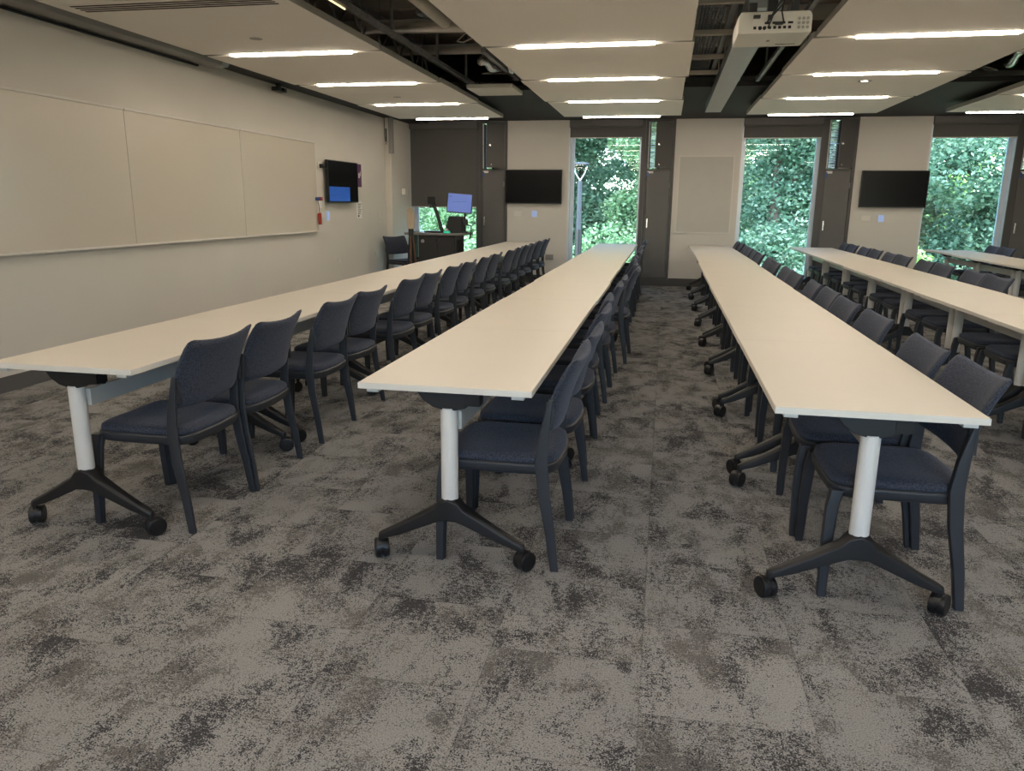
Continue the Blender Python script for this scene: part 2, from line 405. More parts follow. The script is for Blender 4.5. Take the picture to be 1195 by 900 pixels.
# ------------------------------------------------------------------ ceiling rafts and linear lights
ZR = 2.796; TH = .055
joints = [-2.30, -.43, 1.44, 3.31, 5.18, 7.05, 8.918, 10.786, 12.63]
rafts = [('left', -4.37, -2.62), ('middle', -1.66, .14), ('right', 1.12, 2.95), ('far right', 3.87, 5.67)]
side = {'left': 'over the table row beside the long whiteboard', 'middle': 'over the second table row', 'right': 'right of the projector', 'far right': 'at the far right'}
gl = .085
ALLJ = joints
for nm, xa, xb in rafts:
    joints = [y for y in ALLJ if not (nm == 'left' and abs(y-5.18) < .1)]
    w2 = (xb-xa)/2
    rt = empty('ceiling_raft', ((xa+xb)/2, 0, ZR), 'suspended beige ceiling raft of long panels, %s' % side[nm], 'ceiling raft', 'suspended ceiling rafts')
    for i in range(len(joints)-1):
        y0 = joints[i]+(gl/2 if i else 0); y1 = joints[i+1]-gl/2
        if nm == 'far right' and y1 < 1: continue
        jx = [0, .02, -.012, .01][i % 4]*(1 if nm != 'right' else -.6)
        p = MB().box((-w2+jx, y0, 0), (w2+jx, y1, .004)).build('raft_panel', 'raft', rt)
        ed = MB().box((-w2+jx, y0, .0045), (-w2+jx+.02, y1, TH)).box((w2+jx-.02, y0, .0045), (w2+jx, y1, TH)).box((-w2+jx+.02, y0, .0045), (w2+jx-.02, y0+.02, TH)).box((-w2+jx+.02, y1-.02, .0045), (w2+jx-.02, y1, TH))
        ed.box((-w2+jx+.02, y0+.02, TH-.006), (w2+jx-.02, y1-.02, TH))
        ed.build('raft_edge', 'raft_edge', p)
    # dark slot bars carrying the panels
    sl = MB()
    for y in joints[1:-1]:
        sl.box((-w2+.03, y-gl/2, .03), (-.62, y+gl/2, .05)); sl.box((.62, y-gl/2, .03), (w2-.03, y+gl/2, .05))
    y = joints[-1]
    sl.box((-w2+.25, y-gl/2, .012), (-.62, y+gl/2, .04)); sl.box((.62, y-gl/2, .012), (w2-.25, y+gl/2, .04))
    sl.build('joint_bar', 'grey2', rt)
    for y in joints:
        for s in (-1, 1): MB().tube([(s*(w2-.25), y+.18, TH), (s*(w2-.25), y+.18, SL-ZR if y < 10.3 else H-ZR)], .005, 6).build('hanger', 'galv', rt)
    vis = [y for y in joints if y > -3]
    order = ['nearest', 'second', 'third', 'fourth']
    for i, y in enumerate(joints):
        if nm == 'far right' and y < 3: continue
        rank = len(joints)-1-i   # 0 = by the windows
        lb = ['closest to the windows', 'second from the windows', 'third from the windows', 'fourth from the windows', 'fifth from the windows', 'sixth from the windows', 'seventh from the windows', 'eighth from the windows', 'ninth from the windows'][rank]
        lt = empty('linear_light', ((xa+xb)/2, y, ZR), 'linear ceiling light %s in the %s raft' % (lb, nm), 'ceiling light', 'linear ceiling lights')
        MB().box((-.61, -gl/2+.0005, .012), (.61, gl/2-.0005, .06)).build('housing', 'raft_edge', lt)
        for cx_ in (-.45, .45): MB().box((cx_-.02, -gl/2-.04, TH-.001), (cx_+.02, gl/2+.04, TH+.009)).build('mounting_clip', 'galv', lt)
        MB().box((-.595, -gl/2+.008, -.012), (.595, gl/2-.008, .0115)).build('diffuser', 'white_led', lt)
# slotted air diffuser in the left raft
vt = empty('air_diffuser', (-3.47, 5.25, ZR), 'long slotted air diffuser in the left ceiling raft', 'air vent')
MB().box((-.80, -.12, -.003), (.80, .12, -.0005)).build('diffuser_plate', 'raft', vt)
for i in range(4):
    MB().box((-.76, -.085+i*.05, -.006), (.76, -.065+i*.05, -.0035)).build('slot', 'dark', vt)
for (x, y, l) in [(-3.48, 6.40, 'small round flush detector in the left ceiling raft nearer the projector screen casing'), (-3.52, 10.05, 'small round flush detector in the left ceiling raft nearer the windows')]:
    q = MB().lathe((x, y, ZR-.004), [(0,0),(.05,.001),(.055,.0035)], 2, 20).build('ceiling_detector', 'raft_edge', smooth=False); tag(q, l, 'detector')
sp = empty('downlight', (2.053, 9.447, ZR), 'small round downlight in the right ceiling raft', 'ceiling light')
MB().lathe((0,0,-.006), [(.035,.005),(.07,.0),(.075,.0055)], 2, 24).build('trim_ring', 'alu', sp)
MB().lathe((0,0,-.004), [(0,0),(.034,.0),(.034,.003)], 2, 20).build('lens', 'spot_led', sp)

# ------------------------------------------------------------------ services in the ceiling void
def thing_mesh(mb, name, m, label, cat, group=None, **k):
    o = mb.build(name, m, **k); tag(o, label, cat, group); return o
sens = empty('ceiling_sensor_panel', (-2.2, 10.0, 2.83), 'small white box hung in the ceiling gap left of the middle raft', 'ceiling box')
MB().box((-.29, -.34, 0), (.29, .34, .05)).build('panel_body', 'cream', sens, bevel=.006)
MB().tube([(-.2,0,.05),(-.2,0,.12)], .006, 6).tube([(.2,0,.05),(.2,0,.12)], .006, 6).build('hanger', 'galv', sens)

def pipe(pts, r, m, label, cat='pipe', group='service pipes above the rafts', nm='service_pipe', n=12):
    o = thing_mesh(MB().tube(pts, r, n), nm, m, label, cat, group, smooth=True)
    a, b = Vector(pts[0]), Vector(pts[-1])
    for t in (.15, .38, .62, .85):
        q = a.lerp(b, t); MB().tube([(q.x, q.y, q.z+r*.8), (q.x, q.y, SL)], .006, 6).build('hanger', 'galv', o)
    return o
pipe([(-2.12, -1, 3.12), (-2.12, 4, 3.12), (-2.12, 7.45, 3.10)], .055, 'pipe', 'thick beige pipe running along the gap left of the middle raft')
pipe([(-4.9, 8.2, 3.24), (XR-.1, 8.2, 3.24)], .07, 'pipe', 'beige cross pipe nearest the camera above the rafts')
pipe([(-4.9, 9.75, 3.30), (XR-.1, 9.75, 3.30)], .06, 'pipe', 'beige cross pipe nearest the dark soffit above the rafts')
# strut with strip lamp
st = empty('strut_rail', (0, 0, 0), 'long dark steel rail hanging in the gap left of the middle raft', 'strut')
MB().box((-2.66, -1, 2.99), (-2.60, 11.0, 3.03)).build('strut', 'galv', st)
for y in (3.2, 5.3, 6.4, 7.4, 8.9, 10.2):
    MB().box((-2.64, y-.015, 3.03), (-2.615, y+.015, SL)).build('hanger_rod', 'galv', st)
MB().box((-2.655, 5.7, 2.98), (-2.645, 6.35, 2.989)).build('strip_lamp', 'strip_led', st)
st2 = empty('strut_rail', (0, 0, 0), 'short dark steel rail beside the hanging white ceiling box', 'strut')
MB().box((-1.98, 8.3, 2.99), (-1.93, 10.2, 3.03)).build('strut', 'galv', st2)
for y in (8.35, 9.4, 10.15): MB().box((-1.965, y-.01, 3.03), (-1.945, y+.01, SL)).build('hanger_rod', 'galv', st2)
st3 = empty('strut_rail', (0, 0, 0), 'dark steel rail in the gap right of the projector', 'strut')
MB().box((1.0, -1, 2.95), (1.04, 10.4, 2.99)).build('strut', 'galv', st3)
for y in (4.2, 6.0, 7.8, 9.6): MB().box((1.01, y-.012, 2.99), (1.03, y+.012, SL)).build('hanger_rod', 'galv', st3)
st4 = empty('strut_rail', (0, 0, 0), 'dark steel rail above the gap at the far right', 'strut')
MB().box((3.35, 4, 3.05), (3.40, 10.5, 3.09)).build('strut', 'galv', st4)
for y in (6, 8, 9.5, 10.3): MB().box((3.365, y-.012, 3.09), (3.385, y+.012, SL)).build('hanger_rod', 'galv', st4)
# ribs and joists of the soffit slab
jn = 0
for y in (2.2, 3.4, 4.6, 5.8, 7.0, 8.4, 9.6):
    jn += 1
    thing_mesh(MB().box((XL+.02, y-.04, SL-.17), (XR-.02, y+.04, SL-.001)), 'ceiling_joist', 'slab', '%s dark cross joist from the camera above the ceiling rafts' % ORD[jn-1], 'joist', 'joists above the rafts')
tr = empty('roof_truss', (0,0,0), 'dark lattice truss above the left ceiling gap', 'truss')
ch = MB().box((-3.2, 2.0, 3.05), (-3.14, 10.4, 3.10)).box((-3.2, 2.0, 3.38), (-3.14, 10.4, 3.43)); ch.build('chord', 'galv', tr)
for i in range(14):
    y = 2.2+i*.58
    MB().tube([(-3.17, y, 3.09), (-3.17, y+.29, 3.39), (-3.17, y+.58, 3.09)], .014, 6).build('lattice_bar', 'galv', tr)
# foil ducts and rods
rnd = random.Random(3)
for i, (x, y, z, dx, dy) in enumerate([(-2.0, 6.5, 3.2, .28, .16), (-2.35, 7.4, 3.18, .16, -.2), (-1.95, 7.9, 3.24, .18, .24), (-2.15, 9.0, 3.02, .10, .42), (-1.98, 9.35, 3.05, .08, .35), (.95, 8.5, 3.15, -.12, .5), (.80, 9.3, 3.06, -.1, .4), (3.5, 9.2, 3.04, .2, .9)]):
    pts = [(x+dx*t/5, y+dy*t/5, z+.03*math.sin(t*1.3)) for t in range(6)]
    lb = ['in the left gap nearest the camera', 'under the beige pipe end in the left gap', 'beside the first cross pipe in the left gap', 'left of the hanging white box', 'just before the hanging white box', 'behind the projector', 'behind the projector, furthest from it', 'in the gap at the far right'][i]
    fd = thing_mesh(MB().tube(pts, [.045,.055,.04,.05,.042,.05], 12), 'foil_duct', 'foil', 'short shiny foil wrapped duct piece %s' % lb, 'duct', 'foil wrapped duct pieces', smooth=True)
    MB().tube([(pts[2][0], pts[2][1], pts[2][2]+.03), (pts[2][0], pts[2][1], SL)], .004, 6).build('hanger', 'galv', fd)
cbl = MB()
for (x, y, z, a, b) in [(-1.95, 7.6, 3.55, .35, 3.02), (-1.8, 9.4, 3.4, -.3, 3.0), (-2.1, 9.6, 3.1, .45, 3.05), (-1.75, 8.7, 3.3, .2, 3.0)]:
    cbl.tube([(x+a*t/10*math.sin(t*.8), y+.7*t/10, z+(b-z)*math.sin(PI*t/10)) for t in range(11)], .007, 5)
thing_mesh(cbl, 'loose_cable', 'pipe', 'tangle of thin pale cables in the gap by the middle raft', 'cable')
cbl = MB()
for (x, y, z, a, b) in [(3.2, 9.3, 3.3, .4, 3.0), (3.45, 9.9, 3.2, -.3, 2.98)]:
    cbl.tube([(x+a*t/10*math.sin(t*.8), y+.5*t/10, z+(b-z)*math.sin(PI*t/10)) for t in range(11)], .007, 5)
thing_mesh(cbl, 'loose_cable', 'galv', 'thin grey cables looping in the far right ceiling gap', 'cable')

# wire mesh cable tray with brackets
ty = empty('cable_tray', (0, 0, 0), 'wire mesh cable tray full of cables right of the middle raft', 'cable tray')
wm = MB()
for i in range(8): 
    wm.box((.19+i*.032, 1.0, 3.10), (.194+i*.032, 10.5, 3.104))
for i in range(95): wm.box((.19, 1.0+i*.1, 3.096), (.418, 1.006+i*.1, 3.10))
for x in (.19, .415):
    for i in range(95): wm.box((x, 1.0+i*.1, 3.10), (x+.004, 1.006+i*.1, 3.15))
    wm.box((x, 1.0, 3.15), (x+.004, 10.5, 3.155))
wm.build('wire_basket', 'wirem', ty)
cc = MB()
for i in range(7): cc.tube([(.21+i*.03+.008*math.sin(j*.9+i), 1+j*.8, 3.118+.006*math.cos(j+i)) for j in range(12)], .011, 6)
cc.build('cable_bundle', 'cable', ty)
for y in (3.2, 4.4, 5.7, 6.9, 8.1, 9.35, 10.4):
    MB().box((.15, y-.025, 3.045), (.56, y+.025, 3.09)).box((.155, y-.012, 3.09), (.175, y+.012, SL-.18)).box((.535, y-.012, 3.09), (.555, y+.012, SL-.18)).build('bracket', 'pipe' , ty)
thing_mesh(MB().box((.455, 1.0, 3.10), (.505, 10.62, 3.13)), 'steel_channel', 'alu', 'narrow pale steel channel running beside the cable tray', 'channel')

# long pale beam behind the projector
bmx = empty('service_beam', (0, 0, 0), 'long pale grey boxed beam running from the projector toward the windows', 'beam')
MB().box((.49, 6.0, 2.80), (.715, 12.28, 2.92)).build('beam_body', 'alu', bmx, bevel=.004)
MB().box((.56, 12.1, 2.92), (.60, 12.14, H)).box((.56, 10.9, 2.92), (.60, 10.94, H)).box((.56, 8.0, 2.92), (.60, 8.04, SL)).build('hanger', 'galv', bmx)
# projector seen from its rear
pj = empty('projector', (.59, 5.24, 2.485), 'white ceiling projector seen from its socket side', 'projector')
bd = MB().prism([(-.215, 0), (.215, 0), (.215, .10), (.20, .125), (-.20, .125), (-.215, .10)], 1, 0, .42)
bd.build('projector_body', 'cream', pj, bevel=.008)
MB().box((-.13, -.004, .018), (.12, .001, .085)).build('socket_panel', 'paint', pj)
sk = MB()
for i in range(8): sk.box((-.125+i*.029, -.008, .024), (-.108+i*.029, -.003, .040))
for i in range(4): sk.box((-.06+i*.045, -.008, .052), (-.03+i*.045, -.003, .064))
sk.build('socket', 'dark', pj)
MB().lathe((-.085, -.004, .03), [(0,-.006),(.011,-.005),(.011,.003)], 1, 12).lathe((-.06, -.004, .03), [(0,-.006),(.011,-.005),(.011,.003)], 1, 12).build('round_socket', 'dark', pj)
gr = MB()
for i in range(3):
    for j in range(3): gr.lathe((.14+i*.025, -.002, .03+j*.025), [(0,-.004),(.009,-.003),(.009,.002)], 1, 10)
gr.build('speaker_grille', 'raft_edge', pj)
cb = MB().tube([(-.05, -.01, .055), (-.02, -.08, .10), (.02, -.06, .17), (.03, .1, .25), (.03, .2, .5)], .006, 6)
cb.tube([(-.04, -.01, .03), (-.02, -.06, .09), (.04, -.05, .16), (.05, .1, .26), (.04, .2, .5)], .005, 6)
cb.tube([(.05, -.01, .06), (.03, -.05, .11), (.05, .06, .20), (.06, .2, .5)], .005, 6)
cb.box((-.13, -.035, .083), (-.09, -.008, .10)).box((-.045, -.03, .075), (-.02, -.006, .10)).box((.0, -.03, .045), (.045, -.006, .06))
cb.build('cable', 'cable', pj)
MB().box((-.16, .08, .126), (.16, .34, .145)).box((-.03, .17, .145), (.03, .25, SL-2.485)).box((-.15,.1,.145),(-.10,.3,.20)).box((.10,.1,.145),(.15,.3,.20)).build('ceiling_mount', 'black', pj, bevel=.003)
MB().box((-.02,.2,-.004),(.0,.24,0)).box((.05,.33,-.003),(.17,.345,0)).build('underside_mark', 'raft_edge', pj)

# ------------------------------------------------------------------ left wall: screen casing, camera, whiteboards, display
sc_ = empty('screen_casing', (-4.80, 0, 2.935), 'long grey projector screen casing along the top of the left wall', 'projector screen')
prof = [(-.12,-.075),(-.12,.05),(-.09,.075),(.09,.075),(.12,.045),(.12,-.03),(.09,-.075),(.0,-.085)]
MB().prism(prof, 1, 1.5, 7.9).build('casing', 'casing', sc_, bevel=.01)
MB().prism([(u*1.03, v*1.03) for u, v in prof], 1, 7.9, 8.02).build('end_cap', 'alu', sc_, bevel=.006)
MB().box((-.115, 1.5, -.105), (-.085, 7.75, -.088)).build('screen_slot', 'dark', sc_)
wc = empty('wall_camera', (-4.86, 9.42, 2.935), 'small black camera hanging under the dark ceiling edge above the whiteboard', 'camera')
MB().box((-.02,-.03,-.09),(.02,.03,0)).build('bracket', 'black', wc)
MB().box((-.04,-.11,-.135),(.06,.11,-.085)).build('camera_bar', 'rubber', wc, bevel=.008)
MB().lathe((.05,0,-.11), [(0,0),(.02,0),(.02,.018),(0,.019)], 0, 14).build('lens', 'screen', wc)

wbY = [2.58, 4.565, 6.55, 8.54, 10.53]
lbs = ['cut off by the left photo edge', None, None, None]
names = ['whiteboard panel nearest the camera, wholly left of the view', 'large beige whiteboard panel at the left edge of the photo', 'large beige whiteboard panel, middle of the three in view', 'large beige whiteboard panel nearest the wall display']
for i in range(1, 4):
    a, b = wbY[i]+.003, wbY[i+1]-.003
    w = empty('whiteboard', (XL, (a+b)/2, 1.035), names[i], 'whiteboard', 'whiteboards on the left wall')
    h = (b-a)/2
    MB().box((0, -h, .02), (.022, h, 1.225)).build('board_surface', 'board', w, bevel=.002)
    MB().box((0, -h, 1.225), (.032, h, 1.245)).build('top_rail', 'board_frame', w, bevel=.003)
    MB().box((0, -h, 0), (.032, h, .02)).build('bottom_rail', 'board_frame', w, bevel=.003)
    MB().box((.032, -h, .0), (.055, h, .012)).build('pen_ledge', 'board_frame', w)
pb = empty('pinboard', (.66, D, .965), 'plain pale pinboard on the wall between the two middle windows', 'board')
MB().box((-.46,-.012,.02),(.46,0,1.33)).build('board_surface', mat('felt', (.50,.49,.46), .9, var=(5,.02), bump=(200,.2)), pb)
MB().box((-.48,-.02,0),(.48,0,.02)).box((-.48,-.02,1.33),(.48,0,1.35)).box((-.48,-.02,.02),(-.46,0,1.33)).box((.46,-.02,.02),(.48,0,1.33)).build('board_frame', 'board_frame', pb)

def display(loc, rz, label, w=1.065, h=.61, wall_gap=.05):
    d = empty('wall_display', loc, label, 'screen', 'wall displays', rz)   # local: screen faces -Y
    MB().box((-w/2, -.03, -h/2), (w/2, .015, h/2)).build('bezel', 'bezel', d, bevel=.004)
    MB().box((-w/2+.012, -.033, -h/2+.018), (w/2-.012, -.0305, h/2-.012)).build('screen', 'screen', d)
    MB().box((-w/2+.2, .015, -h/2+.1), (w/2-.2, .035, h/2-.1)).build('back_shell', 'bezel', d)
    return d
d1 = display((-2.43, D-.06, 1.765), 0, 'black blank wall display between the left blind and the lamp post window')
MB().box((-.1,.035,-.1),(.1,.06,.1)).build('mount', 'black', d1)
d2 = display((3.775, D-.06, 1.755), 0, 'black blank wall display on the wall at the right of the photo')
MB().box((-.1,.035,-.1),(.1,.06,.1)).build('mount', 'black', d2)
# left display, swung out from the wall on an arm
A = Vector((-4.895, 10.80)); B_ = Vector((-4.862, 11.83))
ang = math.atan2(-(B_-A).x, (B_-A).y)
d3 = display(((A.x+B_.x)/2, (A.y+B_.y)/2, 1.755), PI/2+ang, 'black wall display with a blue window lit in its lower corner', w=1.04)
# blue picture in the lower left corner of the screen
MB().box((-.505, -.0345, -.285), (.20, -.0332, -.075)).build('lit_picture', 'desktop', d3)
MB().box((-.48, -.0352, -.20), (.05, -.0346, -.195)).box((.03,-.0352,-.12),(.08,-.0346,-.115)).box((.12,-.0352,-.13),(.15,-.0346,-.105)).build('screen_text', 'navyp', d3)
MB().box((-.06,.035,-.06),(.06,.068,.06)).build('mount', 'black', d3)

def lw(name, m, y0, y1, z0, z1, label, cat, t=.012, group=None):
    o = MB().box((XL, y0, z0), (XL+t, y1, z1)).build(name, m, bevel=.002); tag(o, label, cat, group); return o
so = empty('wall_socket', (XL, 10.70, 1.97), 'white double socket with black plugs left of the lit display', 'socket')
MB().box((0,-.075,-.05),(.012,.075,.05)).build('socket_plate', 'plate', so, bevel=.002)
MB().box((.012,-.03,-.035),(.05,.02,.02)).tube([(.05,0,-.01),(.08,.08,-.04),(.05,.18,-.12),(.05,.22,-.14)], .008, 6).build('plug', 'cable', so)
pd = empty('pen_holder', (XL+.024, 10.46, 1.50), 'red and blue pen holder at the end of the whiteboard', 'pen holder')
MB().box((.01,-.02,-.02),(.05,.06,.02)).build('blue_block', 'navyp', pd)
MB().box((.01,.065,-.025),(.055,.13,.025)).build('red_block', 'red', pd)
MB().tube([(.03,.02,-.02),(.04,.03,-.1),(.03,.05,-.17),(.03,.06,-.22)], .004, 5).build('cord', 'cable', pd)
MB().box((.015,.03,-.36),(.05,.075,-.2)).build('red_pouch', 'red', pd, bevel=.004)
lw('notice_card', 'paper', 10.60, 10.72, 1.37, 1.49, 'small white card beside the red pen holder', 'card', .003)
pu = lw('purple_poster', 'purple', 12.02, 12.27, 1.70, 2.06, 'purple poster half hidden behind the lit display', 'poster', .006)
MB().box((.0062,-.02,-.06),(.0075,.03,.02)).box((.0062,.05,-.03),(.0075,.07,.05)).build('poster_print', 'paper', pu, loc=(XL, 12.16, 1.9))
pa = lw('wall_notice', 'paper', 12.03, 12.25, 1.20, 1.47, 'white printed notice under the lit display', 'notice', .003)
tx = MB()
for i in range(6): tx.box((.0031, -.07, .09-i*.03), (.004, .08-.02*(i % 3), .102-i*.03))
tx.box((.0031,-.07,-.11),(.004,-.01,-.075)); tx.build('notice_print', 'ink', pa, loc=(XL, 12.14, 1.33))
lw('light_switch', 'plate', 10.66, 10.75, 1.23, 1.31, 'white light switch below the red pen holder', 'switch')
tp = lw('touch_plate', 'blue_led', 10.86, 10.95, 1.19, 1.32, 'glowing blue touch plate on the left wall under the lit display', 'touch panel')
lw('light_switch', 'plate', 12.98, 13.06, 1.21, 1.30, 'white switch plate on the left wall near the corner column', 'switch')
lw('wall_socket', 'plate', 11.15, 11.30, .53, .62, 'white low wall socket nearest the whiteboard end', 'socket')
lw('wall_socket', 'plate', 12.80, 12.95, .53, .62, 'white low wall socket left of the lectern chair', 'socket')
def bwp(name, m, x0, x1, z0, z1, label, cat):
    o = MB().box((x0, D-.012, z0), (x1, D, z1)).build(name, m, bevel=.002); tag(o, label, cat); return o
bwp('wall_socket', 'plate', -2.80, -2.65, 1.23, 1.32, 'white plate under the display beside the lamp post window', 'socket')
bwp('touch_plate', 'blue_led', -2.46, -2.37, 1.22, 1.33, 'glowing blue touch plate under the display beside the lamp post window', 'touch panel')
bwp('wall_socket', 'casing', -2.19, -2.04, .43, .53, 'grey low wall socket behind the far end of the leftmost chairs', 'socket')
bwp('wall_socket', 'casing', .60, .78, .44, .53, 'grey low wall socket below the plain pinboard', 'socket')
bwp('wall_socket', 'plate', 3.32, 3.47, 1.22, 1.31, 'white plate under the display at the right of the photo', 'socket')
bwp('touch_plate', 'blue_led', 3.60, 3.69, 1.21, 1.32, 'glowing blue touch plate under the display at the right of the photo', 'touch panel')
# corner column fittings
tk = empty('cable_trunking', (0, 0, 0), 'grey vertical cable trunking high on the corner column', 'trunking')
MB().box((-4.845, 13.32, 2.30), (-4.77, 13.398, H-.001)).build('trunking_box', 'casing', tk, bevel=.003)
MB().box((-4.935, 13.36, 2.47), (-4.86, 13.398, H-.001)).build('socket_strip', 'plate', tk)
MB().tube([(-4.92,13.35,2.9),(-4.925,13.345,2.6),(-4.90,13.34,2.45),(-4.87,13.35,2.5)], .005, 6).build('cable', 'cable', tk)
MB().box((-4.915,13.355,2.5),(-4.88,13.36,2.72)).build('dark_strip', 'ink', tk)
thing_mesh(MB().box((-4.829, 13.92, 1.60), (-4.76, 14.08, 1.71)), 'wall_sensor', 'plate', 'small white box sensor on the corner column beside the drawn blind', 'sensor', bevel=.006)

# ------------------------------------------------------------------ chair
def chair_parts(root):
    # rear uprights/legs: profile in x,z, tapering
    prof = [(.245, 0, .017), (.226, .15, .020), (.196, .32, .024), (.182, .46, .026), (.192, .58, .020), (.216, .72, .010)]
    front = [(-.237, 0, .018), (-.236, .2, .021), (-.228, .36, .024), (-.214, .428, .026)]
    for sgn in (-1, 1):
        rings = []
        for x, z, hw in prof:
            y = sgn*(.262 - .012*min(1, z/.46)); w = .016
            rings.append([(x-hw, y-w, z), (x+hw, y-w, z), (x+hw, y-.4*w, z), (x+hw*.55, y+w*.3, z), (x+hw*.55, y+w, z), (x-hw, y+w, z)])
        MB().loft(rings).build('leg', 'frame', root, bevel=.004, seg=1)
        rings = []
        for x, z, hw in front:
            y = sgn*(.255 - .026*min(1, z/.43))
            rings.append([(x-hw, y-hw*.8, z), (x+hw*.7, y-hw*.8, z), (x+hw*.7, y, z), (x+hw, y, z), (x+hw, y+hw*.8, z), (x-hw, y+hw*.8, z)])
        MB().loft(rings).build('leg', 'frame', root, bevel=.004, seg=1)
    # seat outline: rounded front, gently rounded sides, curved rear
    def outline(s, z, dz=0):
        pts = []
        for k in range(36):
            t = 2*PI*k/36; c, n_ = math.cos(t), math.sin(t)
            e = .30
            x = math.copysign(abs(c)**e, c)*.225*s; y = math.copysign(abs(n_)**e, n_)*.238*s
            if c > 0: x += .028*(1-(y/.238)**2)    # rear edge bows out
            if c < 0: x -= .012*(1-(y/.238)**2)
            zz = z + dz*(-.010*math.cos(PI*y/.5)) + (.008 if x < -.15 else 0)*0
            pts.append((x-.005, y, zz))
        return pts
    MB().loft([outline(.90, .392), outline(.985, .398), outline(1.02, .412), outline(1.03, .436), outline(.99, .444)]).build('seat_frame', 'frame', root, smooth=False, bevel=.003, seg=1)
    cu = MB().loft([outline(.99, .444), outline(1.0, .452), outline(.985, .468, .5), outline(.93, .478, .8), outline(.80, .483, 1), outline(.5, .482, 1), outline(.15, .478, 1)])
    cu.build('seat_cushion', 'fabric', root, smooth=True)
    # backrest: curved padded panel wrapping between the uprights
    NU, NV = 14, 9
    W_ = .256
    outer = []; inner = []
    def P(u, v, side):
        y = u*W_; 
        z0 = .560 + .012*u*u; z1 = .862 + .022*abs(u)**2.2
        z = z0 + (z1-z0)*v
        cz = (z-.56)/.3
        xc = .188 + .085*cz**1.3 + .020*max(0, cz)**4      # leans back
        xc += .034*(1-u*u)                                  # bows rearward in the middle
        xc -= .006*abs(u)**6
        th = .018*(1-abs(u)**16)**.5*(1-abs(2*v-1)**14)**.5
        # round the corners in plan of the panel
        r = .10; 
        k = 1 - .018*max(0, (abs(2*v-1)-.8)/.2)**2*(1 if v > .5 else .3)
        return (xc + side*th, y*k, z - (.008*max(0, (abs(u)-.88)/.12)**2 if v > .5 else -.004*max(0, (abs(u)-.86)/.14)**2)*abs(2*v-1)**2)
    us = [math.sin(PI/2*(-1+2*i/NU)) for i in range(NU+1)]; vs_ = [(1-math.cos(PI*j/NV))/2 for j in range(NV+1)]
    vv = []; ff = []
    for side in (1, -1):
        for j in vs_:
            for u in us: vv.append(P(u, j, side))
    n = (NU+1); off = n*(NV+1)
    for j in range(NV):
        for i in range(NU):
            a = j*n+i
            ff.append((a, a+1, a+n+1, a+n)); ff.append((off+a, off+a+n, off+a+n+1, off+a+1))
    for j in range(NV):
        for i in (0, NU):
            a = j*n+i; ff.append((a, a+n, off+a+n, off+a))
    for i in range(NU):
        for j in (0, NV):
            a = j*n+i; ff.append((a, a+1, off+a+1, off+a))
    b = MB().add(vv, ff).build('backrest', 'fabric', root, smooth=True)
    import bmesh
    bm = bmesh.new(); bm.from_mesh(b.data); bmesh.ops.remove_doubles(bm, verts=bm.verts, dist=.0006); bmesh.ops.recalc_face_normals(bm, faces=bm.faces); bm.to_mesh(b.data); bm.free()
    for q in b.data.polygons: q.use_smooth = True
    for sgn in (-1, 1):
        MB().box((.196, sgn*.246-.010, .60), (.226, sgn*.246+.010, .705)).build('clip', 'frame', root)

